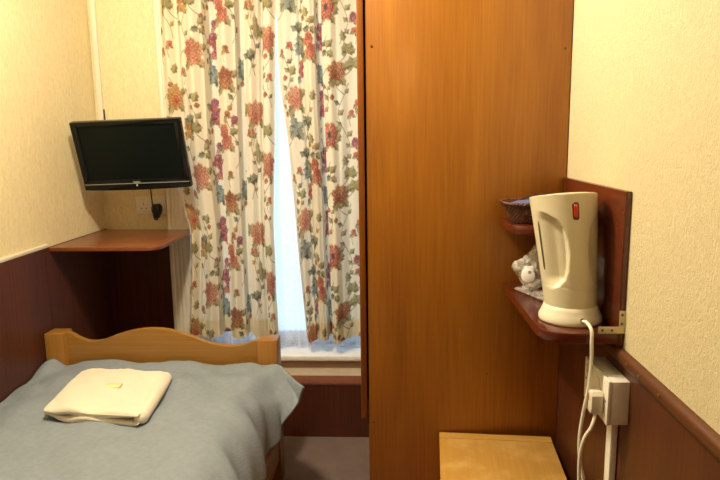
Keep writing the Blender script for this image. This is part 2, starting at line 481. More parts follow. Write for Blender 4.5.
def stem(cl, pts, wd=.0026, col=(.26, .24, .13)):
    P = smooth_path([(a, 0, b_) for a, b_ in pts], 8)
    for a, b_ in zip(P, P[1:]):
        d = b_ - a; l2 = d.x ** 2 + d.z ** 2 + 1e-12
        def fn(dx, dz):
            t = np.clip((dx * d.x + dz * d.z) / l2, 0, 1)
            q = np.hypot(dx - t * d.x, dz - t * d.z)
            return np.clip((wd - q) / wd * 2.0, 0, 1) * .85, np.zeros(dx.shape + (3,)) + np.array(col)
        cl.blend(a.x, a.z, math.sqrt(l2) + wd * 2, fn)
def motif(cl, kind, x, z, seed):
    r_ = random.Random(seed); f = r_.choice((-1, 1))
    if kind == 'fan':
        stem(cl, [(x, z), (x + f * .02, z - .03), (x + f * .05, z - .05)])
        for a, L in ((2.5, .034), (1.9, .042), (1.2, .044), (.5, .036), (3.3, .028)):
            leaf(cl, x, z - .008, L, L * .36, a, 'olive', 3)
    elif kind == 'lf': leaf(cl, x, z - .018, .042, .015, PI / 2 + f * .35, 'olive', 3)
    elif kind == 'pair':
        stem(cl, [(x - .02, z - .03), (x, z), (x + .02, z + .03)])
        leaf(cl, x - .006, z + .004, .042, .013, .7, 'olive', 2); leaf(cl, x, z - .012, .036, .014, -.6, 'olive', 3); leaf(cl, x, z - .012, .032, .012, 3.5, 'green', 3)
    elif kind == 'gleaf':
        stem(cl, [(x + .01, z - .05), (x, z), (x - .015, z + .045)])
        for a, L, p in ((1.9, .05, 'grey'), (.6, .042, 'grey'), (-1.0, .05, 'green'), (-2.3, .042, 'grey'), (3.0, .036, 'grey')):
            leaf(cl, x, z, L, L * .38, a, p, 3)
    elif kind == 'dleaf':
        stem(cl, [(x - f * .03, z - .085), (x - f * .012, z - .04), (x, z)])
        leaf(cl, x - .018, z - .012, .05, .022, .5, 'green', 3); leaf(cl, x - .008, z - .012, .03, .012, 2.6, 'green', 2)
    elif kind == 'gl2':
        for a in (1.0, 2.0, -.9, -2.1): leaf(cl, x, z, .04, .015, a, 'gold', 2)
    elif kind == 'lng': leaf(cl, x, z - .05, .10, .014, PI / 2 + .1, 'olive', 4); leaf(cl, x + .006, z - .03, .05, .012, 1.0, 'olive', 3)
    elif kind in ('bud', 'mbud', 'sbud'):
        rr = {'bud': .0125, 'mbud': .018, 'sbud': .013}[kind]; pal = {'bud': 'coral', 'mbud': 'mauve', 'sbud': 'bronze'}[kind]
        stem(cl, [(x, z), (x + f * .010, z - .03), (x + f * .004, z - .06)], .0018)
        leaf(cl, x, z - rr * .8, .022, .008, -PI / 2 + f * .9, 'olive', 2); leaf(cl, x, z - rr * .6, .020, .007, -PI / 2 - f * 1.1, 'olive', 2)
        flower(cl, x, z, rr, rr * 1.1, pal, 3, seed, 2)
    elif kind == 'thn':
        for k in range(4): flower(cl, x + r_.uniform(-.012, .012), z + (k - 1.5) * .017, .015, .013, 'coral' if k % 2 else 'mauve', 4, seed + k, 2)
        leaf(cl, x - .01, z - .03, .035, .012, -2.2, 'grey', 2)
    else:
        pal, rx, rz, n, eye = {'peo': ('peony', .044, .052, 8, None), 'mau': ('mauve', .036, .050, 6, None), 'cor': ('coral', .036, .050, 5, None),
                               'brz': ('bronze', .042, .042, 6, None), 'gold': ('gold', .038, .048, 9, None), 'pop': ('coral', .040, .054, 6, (.035, .04, .05)),
                               'rust': ('peony', .036, .050, 9, None)}[kind]
        stem(cl, [(x, z), (x + f * .05, z + .01), (x + f * .075, z - .02)])
        for a in (PI / 2 + f * 1.2, -PI / 2 + f * .5, -PI / 2 - f * .7):
            leaf(cl, x + math.cos(a) * rx * .7, z + math.sin(a) * rz * .7, .045, .015, a, 'olive' if pal != 'mauve' else 'grey', 3)
        if kind == 'mau':
            for k in range(5): flower(cl, x + r_.uniform(-.018, .018), z + (k - 2) * .02, .022, .020, 'mauve' if k % 3 else 'coral', 5, seed + k, 2)
        elif kind == 'cor':
            flower(cl, x - .006, z + .026, .026, .032, pal, 4, seed, 2); flower(cl, x + .006, z - .022, .032, .032, pal, 5, seed + 1, 2.4)
        else:
            flower(cl, x, z, rx, rz, pal, n, seed, 3.2 if not eye else 1.6, eye)
        if kind == 'gold': flower(cl, x + .006, z - .01, .016, .022, 'coral', 5, seed, 2)
LEFT = [('fan', -.961, 1.952), ('fan', -.863, 1.962), ('lf', -.999, 1.848), ('bud', -.957, 1.796), ('bud', -.992, 1.767), ('lf', -.951, 1.685), ('pair', -.824, 1.87), ('bud', -.906, 1.68), ('mbud', -.774, 1.885), ('gleaf', -.786, 1.661), ('sbud', -.705, 1.766), ('bud', -.595, 1.948), ('lng', -.569, 1.848), ('dleaf', -.599, 1.739), ('bud', -.51, 1.648), ('gleaf', -.66, 1.684), ('lf', -.859, 1.558), ('dleaf', -.887, 1.466), ('gl2', -.904, 1.418), ('sbud', -.709, 1.49), ('fan', -.618, 1.498), ('bud', -.609, 1.41), ('fan', -.527, 1.404), ('mbud', -.679, 1.464), ('peo', -.852, 1.756), ('mau', -.779, 1.793), ('cor', -.723, 1.93), ('brz', -.715, 1.642), ('thn', -.636, 1.828), ('peo', -.526, 1.805), ('gold', -.949, 1.568), ('mau', -.79, 1.5), ('peo', -.578, 1.493)]
RIGHT = [('fan', -.443, 1.937), ('lf', -.352, 1.91), ('pair', -.34, 1.864), ('lf', -.235, 1.916), ('mbud', -.153, 1.897), ('bud', -.149, 1.843), ('lf', -.193, 1.811), ('fan', -.181, 1.752), ('fan', -.156, 1.693), ('pair', -.268, 1.762), ('fan', -.236, 1.617), ('gleaf', -.386, 1.773), ('bud', -.43, 1.782), ('bud', -.466, 1.749), ('lf', -.429, 1.668), ('gleaf', -.306, 1.653), ('dleaf', -.393, 1.853), ('lf', -.344, 1.559), ('dleaf', -.373, 1.451), ('gleaf', -.428, 1.421), ('bud', -.168, 1.487), ('bud', -.14, 1.534), ('pop', -.269, 1.933), ('brz', -.231, 1.668), ('cor', -.343, 1.772), ('thn', -.38, 1.679), ('mau', -.302, 1.821), ('rust', -.419, 1.556), ('mau', -.3, 1.532), ('peo', -.06, 1.62), ('cor', -.03, 1.85), ('fan', -.08, 1.74)]

def make_curtain(name, label, folds, edge_left, edge_right, motifs, ztop, zbot, hem_wave, seed):
    X = np.array([f_[0] for f_ in folds]); D = np.array([f_[1] for f_ in folds])
    xs = np.linspace(X[0], X[-1], 2400)
    # cosine interpolation between the fold points
    k = np.clip(np.searchsorted(X, xs) - 1, 0, len(X) - 2)
    t = (xs - X[k]) / (X[k + 1] - X[k]); t = t * t * (3 - 2 * t)
    ds = D[k] * (1 - t) + D[k + 1] * t
    arc = np.concatenate([[0], np.cumsum(np.hypot(np.diff(xs), np.diff(ds)))])
    L = arc[-1]
    cl = Cloth(L)
    # wandering stems with small leaves behind the flowers
    rv = random.Random(seed)
    for n_, a0 in enumerate(np.arange(.05, L - .02, .115)):
        ph, am = rv.uniform(0, 6.28), rv.uniform(.018, .034)
        z0 = rv.uniform(0, PERIOD); ln = rv.uniform(.30, .42)
        P = [(a0 + am * math.sin(ph + 2 * PI * t_ * 1.3), z0 + ln * t_) for t_ in np.linspace(0, 1, 9)]
        stem(cl, P, .0023, (.30, .27, .16))
        for q_, (a, b_) in enumerate(P[1:-1]):
            sd_ = 1 if q_ % 2 else -1
            leaf(cl, a, b_, rv.uniform(.022, .034), rv.uniform(.007, .011), PI / 2 + sd_ * rv.uniform(.6, 1.2), rv.choice(('olive', 'olive', 'green', 'gold')), 2)
            if rv.random() < .25: flower(cl, a + sd_ * .02, b_ + .015, .011, .012, rv.choice(('coral', 'mauve', 'bronze')), 4, q_ + n_, 2)
    for i, (kd, mx_, mz_) in enumerate(motifs):
        motif(cl, kd, float(np.interp(mx_, xs, arc)), mz_, seed * 100 + i)
    nu = int(L / .0028); nv = int((ztop - zbot) / .0032)
    u = np.linspace(0, L, nu); xu = np.interp(u, arc, xs); du = np.interp(u, arc, ds)
    tt = (xu - X[0]) / (X[-1] - X[0])
    V = np.zeros((nv, nu, 3)); C = np.ones((nv, nu, 4))
    for j in range(nv):
        s = j / (nv - 1)
        z = lerp(ztop, zbot, s)
        el, er = interp(edge_left, z) - X[0], interp(edge_right, z) - X[-1]
        x = xu + el * (1 - tt) ** 3 + er * tt ** 3
        amp = 1.0 + .18 * math.sin(z * 2.1 + seed) + .12 * sstep(1.2, .4, z)
        y = 2.80 + du * amp + .004 * np.sin(xu * 40 + z * 3.3 + seed) + .003 * np.sin(xu * 95 - z * 5)
        zz = z + (hem_wave(xu) if hem_wave else 0) * sstep(.35, 1, s)
        V[j, :, 0] = x; V[j, :, 1] = y; V[j, :, 2] = zz
        fi = u / CELL; fj = (z % PERIOD) / CELL
        i0 = np.clip(fi.astype(int), 0, cl.w - 2); a = (fi - i0)[:, None]
        j0 = int(fj) % cl.h; j1 = (j0 + 1) % cl.h; b_ = fj - int(fj)
        col = (cl.a[j0, i0] * (1 - a) + cl.a[j0, i0 + 1] * a) * (1 - b_) + (cl.a[j1, i0] * (1 - a) + cl.a[j1, i0 + 1] * a) * b_
        C[j, :, :3] = col
    me = bpy.data.meshes.new(name)
    me.vertices.add(nu * nv); me.vertices.foreach_set('co', V.reshape(-1))
    idx = np.arange(nu * nv).reshape(nv, nu)
    q = np.stack([idx[:-1, :-1], idx[:-1, 1:], idx[1:, 1:], idx[1:, :-1]], -1).reshape(-1, 4)
    me.loops.add(q.size); me.loops.foreach_set('vertex_index', q.reshape(-1).astype(np.int32))
    me.polygons.add(len(q)); me.polygons.foreach_set('loop_start', np.arange(0, q.size, 4, dtype=np.int32))
    try: me.polygons.foreach_set('loop_total', np.full(len(q), 4, dtype=np.int32))
    except Exception: pass
    me.update(calc_edges=True)
    ca = me.color_attributes.new('print', 'FLOAT_COLOR', 'POINT'); ca.data.foreach_set('color', C.reshape(-1))
    me.polygons.foreach_set('use_smooth', np.ones(len(q), dtype=bool))
    me.materials.append(M['print'])
    root = thing(name, label, 'curtain', (float(X.mean()), 2.80, zbot))
    o = bpy.data.objects.new('printed_cloth', me); COL.objects.link(o); o.parent = root
    me.transform(Matrix.Translation(-Vector(root.location)))
    # turned-up hem: a second layer behind the bottom edge
    nh = 14
    bm = bmesh.new(); rows = []
    for j in range(nh):
        z_i = nv - 1 - j * 2
        rows.append([bm.verts.new(Vector(V[z_i, i]) + Vector((0, .003, 0))) for i in range(0, nu, 3)])
    for A, B in zip(rows, rows[1:]):
        for i in range(len(A) - 1): bm.faces.new((A[i], A[i + 1], B[i + 1], B[i]))
    obj('hem', bm, M['hem'], root)
    return root
m = bpy.data.materials.new('plain_cotton_back'); m.use_nodes = True; nt = m.node_tree
b = nt.nodes['Principled BSDF']; b.inputs['Base Color'].default_value = (.84, .79, .66, 1); setp(b, Roughness=.9)
out = nt.nodes['Material Output']
tl = nt.nodes.new('ShaderNodeBsdfTranslucent'); tl.inputs['Color'].default_value = (.84, .79, .66, 1)
mx = nt.nodes.new('ShaderNodeMixShader'); mx.inputs['Fac'].default_value = .3
nt.links.new(b.outputs[0], mx.inputs[1]); nt.links.new(tl.outputs[0], mx.inputs[2]); nt.links.new(mx.outputs[0], out.inputs['Surface'])
M['hem'] = m

FL = [(-1.0, 0.000), (-.965, -0.030), (-.925, 0.005), (-.903, -0.015), (-.852, -0.043), (-.812, -0.022), (-.797, 0.054), (-.762, 0.058), (-.749, -0.018), (-.706, -0.045), (-.668, -0.020), (-.659, 0.048), (-.641, 0.051), (-.631, -0.018), (-.600, -0.037), (-.566, -0.007), (-.553, 0.015), (-.536, -0.027), (-.510, -0.033), (-.489, -0.005)]
FR = [(-.487, 0.000), (-.450, -0.033), (-.400, -0.015), (-.386, 0.007), (-.365, -0.020), (-.342, -0.037), (-.321, -0.022), (-.313, 0.058), (-.296, 0.058), (-.288, -0.022), (-.255, -0.040), (-.222, -0.010), (-.180, 0.018), (-.13, 0.025), (-.085, -0.015), (-.04, -0.037), (0, 0.000), (.03, 0.025)]
make_curtain('floral_curtain', 'floral cotton curtain behind the television, gathered in narrow folds', FL,
             [(.463, -.955), (.826, -.925), (.977, -.920), (1.153, -.965), (1.244, -.988), (1.556, -1.0), (1.982, -1.0)],
             [(.489, -.523), (.634, -.527), (1.012, -.528), (1.329, -.512), (1.635, -.501), (1.971, -.487), (2.2, -.485)],
             LEFT, 2.22, .462, lambda x: .004 * np.sin(x * 38), 3)
make_curtain('floral_curtain', 'floral cotton curtain hanging beside the wardrobe, its inner edge drawn aside', FR,
             [(.44, -.391), (.872, -.421), (1.103, -.433), (1.372, -.452), (1.634, -.484), (1.909, -.487), (2.2, -.487)],
             [(.4, .03), (2.2, .03)], RIGHT, 2.22, .445, lambda x: .006 * np.sin(x * 33 + 1.0), 7)
# curtain rail above the window
cr = thing('curtain_rail', 'white curtain rail fixed above the window', 'curtain rail', (-.45, 2.86, 2.24))
obj('rail', box((-1.06, 2.79, 2.225), (.2, 2.81, 2.255), .004), M['white_paint'], cr)
for x_ in (-1.0, -.45, .1): obj('rail_bracket', box((x_ - .012, 2.805, 2.23), (x_ + .012, 2.902, 2.25), .002), M['white_paint'], cr)
# net curtain
def netf(u, v):
    x = lerp(-.94, .12, u); z = lerp(2.18, .388, v)
    y = 2.868 + .012 * math.sin(x * 62) + .006 * math.sin(x * 135 + 1)
    return (x, y, z + .004 * math.sin(x * 50) * v)
bm, _ = grid(netf, 260, 60)
net = obj('net_curtain', bm, M['net'], org=(-.45, 2.868, .388))
tag(net, 'sheer white net curtain hanging against the window glass', 'net curtain')

# ------------------------------------------------------------------ corner shelf, sockets, television
def rounded(x0, y0, x1, y1, radii, n=8):
    """corner order: x0y0, x1y0, x1y1, x0y1"""
    pts = []
    cs = [(x0, y0, 1, 1, PI), (x1, y0, -1, 1, 1.5 * PI), (x1, y1, -1, -1, 0), (x0, y1, 1, -1, .5 * PI)]
    for (cx, cy, sx, sy, a0), r in zip(cs, radii):
        if r < 1e-4: pts.append((cx, cy)); continue
        for k in range(n + 1):
            a = a0 + (PI / 2) * k / n
            pts.append((cx + sx * r + r * math.cos(a), cy + sy * r + r * math.sin(a)))
    return pts
cs = thing('corner_shelf', 'reddish brown wooden corner shelf below the television', 'shelf', (-1.15, 2.66, .93))
obj('shelf_board', prism(rounded(XL + .001, 2.405, -.925, YB - .028, (.004, .05, .0, .0)), .942, .957, 'z', .003), M['shelf_wood'], cs, angle=40)

def outlet_double(root, cx, z, y):
    """flat double socket plate on the back wall, centre cx, z"""
    obj('face_plate', box((cx - .073, y - .010, z - .043), (cx + .073, y, z + .043), .003), M['socket'], root)
    for s_ in (-1, 1):
        ox = cx + s_ * .036
        for dx, dz, w_, h_ in ((0, .008, .004, .008), (-.011, -.012, .006, .004), (.011, -.012, .006, .004)):
            obj('pin_hole', box((ox + dx - w_ / 2, y - .0108, z + dz - h_ / 2), (ox + dx + w_ / 2, y - .0098, z + dz + h_ / 2)), M['hole'], root, smooth=False)
        obj('switch', box((ox - s_ * .022 - .005, y - .013, z + .016), (ox - s_ * .022 + .005, y - .009, z + .034), .001), M['socket'], root)
ws = thing('wall_socket', 'cream double wall socket above the corner shelf', 'socket', (-1.143, YB, 1.026))
outlet_double(ws, -1.143, 1.069, YB)
bp = thing('power_plug', 'black mains plug and lead hanging below the television', 'plug', (-1.108, YB - .01, 1.06))
obj('plug_body', prism([(-1.108 + a, 1.057 + b_) for a, b_ in [(-.021, -.012), (-.021, .010), (-.012, .022), (.012, .022), (.021, .010), (.021, -.012), (.010, -.024), (.006, -.046), (-.006, -.046), (-.010, -.024)]], YB - .048, YB - .0112, 'y', .004), M['black_matt'], bp)
obj('lead', tube([(-1.108, YB - .030, 1.012), (-1.107, YB - .036, 1.004), (-1.112, YB - .062, 1.02), (-1.118, YB - .058, 1.10), (-1.124, YB - .060, 1.17), (-1.128, YB - .12, 1.24)], .0032), M['black_matt'], bp)

ct = thing('cable_trunking', 'thin white cable trunking in the wall corner above the television', 'trunking', (-1.36, YB, 1.3))
obj('trunking_cover', box((-1.366, YB - .014, 1.28), (-1.342, YB, ZC), .002), M['paint'], ct)
obj('cable', tube([(-1.337, YB - .005, 1.30), (-1.338, YB - .005, 1.45), (-1.340, YB - .004, 1.525)], .0032), M['black_matt'], ct)

tv = thing('television', 'small black flat television on the wall, tilted downwards', 'television', (-1.094, 2.632, 1.322), rot=(math.radians(16), 0, math.radians(-.5)))
tv.rotation_euler = (math.radians(16.5), math.radians(-1.5), math.radians(1.0))
W2, H2 = .233, .150
bz = bmesh.new()
box((-W2, -.02, H2 - .020), (W2, .012, H2), .004, bz)
box((-W2, -.02, -H2 + .030), (-W2 + .028, .012, H2 - .01), .004, bz); box((W2 - .028, -.02, -H2 + .030), (W2, .012, H2 - .01), .004, bz)
box((-W2, -.02, -H2 + .022), (W2, .012, -H2 + .044), .003, bz)
obj('bezel', bz, M['black'], tv, local=True)
def chin(u, v):
    x = lerp(-W2, W2, u); return (x, -.020 - .003 * math.sin(PI * v), lerp(-H2 + .023, -H2 - .004 * math.sin(PI * u), v))
lowc = bmesh.new()
pts = [(-W2, -H2 + .024)] + [(lerp(-W2, W2, k / 16), -H2 - .005 * math.sin(PI * k / 16)) for k in range(17)] + [(W2, -H2 + .024)]
obj('chin', prism(pts, -.022, .012, 'y', .003), M['black'], tv, local=True)
obj('silver_strip', box((-W2 + .004, -.0235, -H2 + .0235), (W2 - .004, -.019, -H2 + .0265), .0008), M['silver'], tv, local=True)
obj('badge', prism([(-.017, -H2 + .034), (.017, -H2 + .034), (.012, -H2 + .0265), (-.012, -H2 + .0265)], -.0215, -.019, 'y'), M['silver'], tv, local=True)
obj('power_light', box((-.003, -.0245, -H2 + .012), (.002, -.021, -H2 + .021), .0008), M['white_sachet'], tv, local=True)
obj('screen', box((-W2 + .026, -.013, -H2 + .042), (W2 - .026, .0, H2 - .018)), M['screen'], tv, local=True, smooth=False)
obj('back_casing', box((-W2 + .012, .010, -H2 + .012), (W2 - .012, .050, H2 - .012), .016), M['black_matt'], tv, local=True)
wb = obj('wall_bracket', box((-.05, .050, -.05), (.05, .060, .05), .003), M['black_matt'], tv, local=True)
obj('bracket_arm', tube([(0, .058, 0), (-.02, .14, .02), (-.03, .225, .055)], .013, n=6), M['black_matt'], wb, local=True)

# ------------------------------------------------------------------ bed
bed = thing('bed', 'pine single bed with a wavy topped footboard', 'bed', (-.905, 1.4, 0))
YFB = 2.345
ptsT = [(-1.33, .628), (-1.28, .622), (-1.24, .600), (-1.20, .588), (-1.15, .592), (-1.09, .614), (-1.02, .633), (-.95, .641), (-.88, .636), (-.81, .617), (-.75, .594), (-.69, .576), (-.63, .570), (-.58, .576), (-.54, .590), (-.50, .598)]
tp = [(p.x, p.z) for p in smooth_path([(a, 0, b_) for a, b_ in ptsT], 6)]
obj('footboard', prism(tp + [(-.50, .20), (-1.33, .20)], YFB - .014, YFB + .012, 'y', .004), M['pine'], bed, angle=40)
for x0, x1, zt in ((-1.370, -1.292, .628), (-.520, -.440, .603)):
    p = obj('post', box((x0, YFB - .040, 0), (x1, YFB + .038, zt), .005), M['pine_z'], bed)
for x0, x1 in ((-1.362, -1.336), (-.474, -.448)):
    obj('side_rail', box((x0, .47, .10), (x1, YFB - .03, .21), .003), M['pine'], bed)
obj('headboard', box((-1.33, .42, .20), (-.50, .446, .80), .004), M['pine'], bed)
for x0, x1 in ((-1.370, -1.292), (-.520, -.440)):
    obj('post', box((x0, .40, 0), (x1, .478, .78), .005), M['pine_z'], bed)
mt = obj('mattress', box((-1.33, .485, .212), (-.470, 2.290, .458), .035, seg=4), M['mattress'], org=(-.91, 1.4, .212))
tag(mt, 'beige mattress under the grey duvet on the pine bed', 'mattress')
YD = 2.301
def bez(p, t):
    a, b_, c, d = [Vector(q) for q in p]; s = 1 - t
    return a * s ** 3 + b_ * 3 * s * s * t + c * 3 * s * t * t + d * t ** 3
HEM = [(0, (-.308, 2.112, .490)), (.03, (-.328, 2.125, .428)), (.07, (-.365, 2.09, .385)), (.12, (-.405, 2.07, .335)), (.2, (-.425, 1.95, .318)), (.3, (-.415, 1.77, .335)), (.45, (-.405, 1.50, .345)), (1, (-.41, .55, .335))]
hv = [h[0] for h in HEM]
def dtop(x, y):
    z = .508
    z -= .034 * sstep(-1.16, -1.37, x)
    z += .010 * math.sin(x * 5 + 1.0) * math.sin(y * 3.1) + .0045 * math.sin(x * 23 + y * 9) + .004 * math.sin(y * 27 - x * 11)
    z += .005 * mn.noise(Vector((x * 7, y * 5, 2))) + .0035 * mn.noise(Vector((x * 17 + y * 6, y * 9 - x * 8, 5))) + .0016 * mn.noise(Vector((x * 40, y * 26, 1)))
    # drag lines running diagonally towards the near corner
    q = (x * .75 + y * .66); z += .0035 * math.sin(q * 55) * math.sin((x - y) * 6) ** 2
    z += .035 * sstep(.06, .0, abs(x + 1.34)) * sstep(2.15, 2.30, y)
    return z
def duv(u, v):
    y = lerp(YD, .55, v ** 1.0)
    hx = Vector((np.interp(v, hv, [h[1][0] for h in HEM]), np.interp(v, hv, [h[1][1] for h in HEM]), np.interp(v, hv, [h[1][2] for h in HEM])))
    us = .62
    if u <= us:
        x = lerp(-1.366, -.60, u / us)
        p = Vector((x, y, dtop(x, y)))
    else:
        t = (u - us) / (1 - us)
        A = Vector((-.60, y, dtop(-.60, y)))
        k = sstep(0, .16, v)
        B = Vector((-.52, y - (1 - k) * .01, A.z + .012)); C_ = Vector((lerp(-.37, -.425, k), lerp(2.26, lerp(hx.y, y, .5), k), lerp(.53, .515, k)))
        p = bez((A, B, C_, hx), t)
        w_ = sstep(.25, .8, t)
        fold = .013 * math.sin(y * 21 + 2.0 * t) + .007 * math.sin(y * 47 + 5 * t)
        p.x += fold * w_ * .9 * sstep(.03, .2, v); p.z += .006 * math.sin(y * 30 + t * 7) * w_
        # creases fanning out from the corner post
        p.z += .009 * math.sin(t * 13 + v * 26) * sstep(.1, .4, t) * sstep(.28, .05, v)
    e = sstep(.018, 0, v) ; p.z -= .004 * e
    return p
bm, _ = grid(duv, 190, 230)
dv = obj('duvet', bm, M['duvet'], org=(-.88, 1.4, .5), smooth='keep')
sm = dv.modifiers.new('thickness', 'SOLIDIFY'); sm.thickness = .010; sm.offset = -1
tag(dv, 'grey ribbed cotton duvet spread over the pine bed', 'duvet')

# folded towel: one folded strip, lying on the duvet
TA, TB, TC, TD = Vector((-1.098, 1.792, 0)), Vector((-.758, 1.742, 0)), Vector((-.800, 2.108, 0)), Vector((-1.138, 2.132, 0))
tw = thing('towel', 'folded cream towel lying on the grey duvet', 'towel', (-.95, 1.94, .515))
def tow_pt(a, b_):
    return TA * (1 - a) * (1 - b_) + TB * a * (1 - b_) + TC * a * b_ + TD * (1 - a) * b_
def layer(zlo, zhi, a0, a1, foldr, seed):
    def f(u, v):
        v = .5 - .5 * math.cos(PI * v)
        # u runs round the cross-section, v from front to back
        th = u * 2 * PI
        ex = 2.4
        cx = math.copysign(abs(math.cos(th)) ** (2 / ex), math.cos(th)); cz = math.copysign(abs(math.sin(th)) ** (2 / ex), math.sin(th))
        edge = min(v, 1 - v); r = math.sqrt(max(.02, 1 - (1 - min(1, edge / .035)) ** 2)); ra = 1 - .045 * (1 - min(1, edge / .07)) ** 2
        a = lerp(a0, a1, .5 + .5 * cx * ra)
        p = tow_pt(a, lerp(.012 * math.sin(a * 9 + seed) , 1 - .01 * math.sin(a * 7 + seed), v))
        z0 = .503 + .5 * 0
        zm = (zlo + zhi) / 2; hh = (zhi - zlo) / 2 * r
        sag = .0016 * mn.noise(Vector((a * 30, v * 30, seed))) + .002 * mn.noise(Vector((a * 9, v * 9, seed))) + .004 * math.sin(a * 6.0 + seed) * math.cos(v * 5) + .0025 * math.sin(a * 17 + v * 9 + seed)
        lift = .006 * sstep(.35, .0, v) * math.sin(a * 11 + seed * 2)
        return (p.x, p.y, zm + hh * cz + sag + lift)
    bm, V = grid(f, 120, 70, close_u=True)
    for row in (V[0], V[-1]):
        c = sum((w_.co for w_ in row), Vector()) / len(row); n = len(row)
        cv = bm.verts.new(c)
        for i in range(n): bm.faces.new((row[i], row[(i + 1) % n], cv))
    return bm
obj('lower_layer', layer(.512, .537, .0, .985, 0, 1.0), M['towel'], tw, angle=80)
obj('upper_layer', layer(.531, .559, .005, .990, 0, 2.3), M['towel'], tw, angle=80)
fold = tube([tow_pt(.975, .02) + Vector((0, 0, .537)), tow_pt(.985, .3) + Vector((0, 0, .538)), tow_pt(.985, .7) + Vector((0, 0, .538)), tow_pt(.975, .98) + Vector((0, 0, .537))], lambda t: .0225 * max(.25, min(1, min(t, 1 - t) / .08)) ** .5, 16)
obj('fold', fold, M['towel'], tw, angle=80)
sp = box((-.026, -.016, 0), (.026, .016, .009), .004); bmesh.ops.rotate(sp, verts=sp.verts, cent=(0, 0, 0), matrix=Matrix.Rotation(.08, 3, 'Z'))
bmesh.ops.translate(sp, verts=sp.verts, vec=(-.935, 1.952, .5575))
so = obj('soap_bar', sp, M['soap'], org=(-.935, 1.952, .5575)); tag(so, 'small pale yellow soap lying on the folded towel', 'soap')

# ------------------------------------------------------------------ wardrobe
wd = thing('wardrobe', 'tall wardrobe with an orange brown veneered side', 'wardrobe', (.2, 2.1, 0))
WH = 2.2
obj('side_panel', box((-.060, 1.670, 0), (.4675, 1.688, WH), .001), M['veneer'], wd)
obj('side_panel', box((-.060, 2.582, 0), (.4675, 2.60, WH), .001), M['veneer'], wd)
obj('back_panel', box((.452, 1.688, .02), (.4665, 2.582, WH), 0), M['veneer_door'], wd, smooth=False)
obj('top_panel', box((-.058, 1.688, WH - .02), (.452, 2.582, WH), 0), M['veneer'], wd, smooth=False)
obj('base_panel', box((-.054, 1.688, .06), (.452, 2.582, .08), 0), M['veneer'], wd, smooth=False)
obj('shelf_panel', box((-.054, 1.688, .565), (.452, 2.582, .582), 0), M['veneer'], wd, smooth=False)
for y0, y1, ky in ((1.666, 2.133, 2.09), (2.137, 2.60, 2.18)):
    obj('door', box((-.0825, y0, .588), (-.0655, y1, WH - .01), .002), M['veneer_door'], wd)
for z0, z1 in ((.085, .32), (.325, .56)):
    dr = obj('drawer', box((-.0625, 1.692, z0), (-.0465, 2.578, z1), .002), M['veneer_door'], wd)
for x_, z_ in ((-.044, 1.612), (.452, 1.598), (-.049, .575), (.272, .722)):
    obj('screw', disc((x_, 1.6702, z_), .0034 if x_ < .2 or x_ > .4 else .002, (0, -1, 0), .0008), M['screw'], wd)

# ------------------------------------------------------------------ bedside cabinet
bc = thing('bedside_cabinet', 'light wood bedside cabinet standing against the wardrobe side', 'cabinet', (.279, 1.4565, 0), rot=(0, 0, math.radians(-4.0)))
obj('top', box((-.154, -.205, .530), (.154, .166, .548), .002), M['stand_top'], bc, local=True)
obj('back_strip', box((-.154, .166, .530), (.154, .199, .5495), .002), M['stand_strip'], bc, local=True)
obj('carcass', boxes(((-.150, -.195, .06), (-.134, .197, .530)), ((.134, -.195, .06), (.150, .197, .530)), ((-.134, .19, .06), (.134, .197, .530)), ((-.134, -.195, .06), (.134, .19, .076)), ((-.134, -.19, .37), (.134, .19, .384)), bev=.001), M['stand_side'], bc, local=True)
dr = obj('drawer', box((-.132, -.206, .388), (.132, -.19, .526), .002), M['stand_side'], bc, local=True)
obj('knob', lathe([(0, 0), (.007, 0), (.007, .01), (.013, .017), (.013, .023), (0, .027)], 0, 0, 18), M['brass'], dr, local=True)
dr.children[0].location = (0, -.206, .457); dr.children[0].rotation_euler = (PI / 2, 0, 0)
dd = obj('door', box((-.132, -.206, .080), (.132, -.19, .366), .002), M['stand_side'], bc, local=True)
obj('knob', lathe([(0, 0), (.007, 0), (.007, .01), (.013, .017), (.013, .023), (0, .027)], 0, 0, 18), M['brass'], dd, local=True)
dd.children[0].location = (.10, -.206, .25); dd.children[0].rotation_euler = (PI / 2, 0, 0)
for x_ in (-.142, .142):
    for y_ in (-.185, .19): obj('leg', box((x_ - .012, y_ - .012, 0), (x_ + .012, y_ + .012, .061), .002), M['stand_side'], bc, local=True)

# ------------------------------------------------------------------ kettle shelf unit on the right wall
ku = thing('wall_shelf_unit', 'dark red wooden shelf unit on the wall beside the wardrobe, two shelves', 'shelf unit', (.46, 1.45, .9))
obj('back_board', box((XR - .0130, 1.222, .957), (XR - .0005, 1.664, 1.270), .0015), M['mahogany_y'], ku)
obj('shelf', prism(rounded(.308, 1.2215, XR - .0133, 1.664, (.058, .0, .0, .0)), .963, .985, 'z', .002), M['mahogany'], ku, angle=40)
obj('shelf', prism(rounded(.296, 1.490, XR - .0133, 1.664, (.07, .0, .0, .0)), 1.142, 1.163, 'z', .002), M['mahogany'], ku, angle=40)
br = obj('corner_bracket', boxes(((.418, 1.2190, .9855), (.4700, 1.2212, .9995)), ((.4580, 1.2195, .9855), (.4700, 1.2217, 1.032)), bev=.0004), M['metal'], ku)
for x_, y_, z_ in ((.425, 1.2188, .9925), (.444, 1.2188, .9925), (.463, 1.2193, 1.024), (.463, 1.2193, 1.006)):
    obj('screw', disc((x_, y_, z_), .0028, (0, -1, 0), .0008), M['screw'], br)
obj('screw', disc((XR - .0132, 1.385, 1.243), .0035, (-1, 0, 0), .0008), M['screw'], ku)

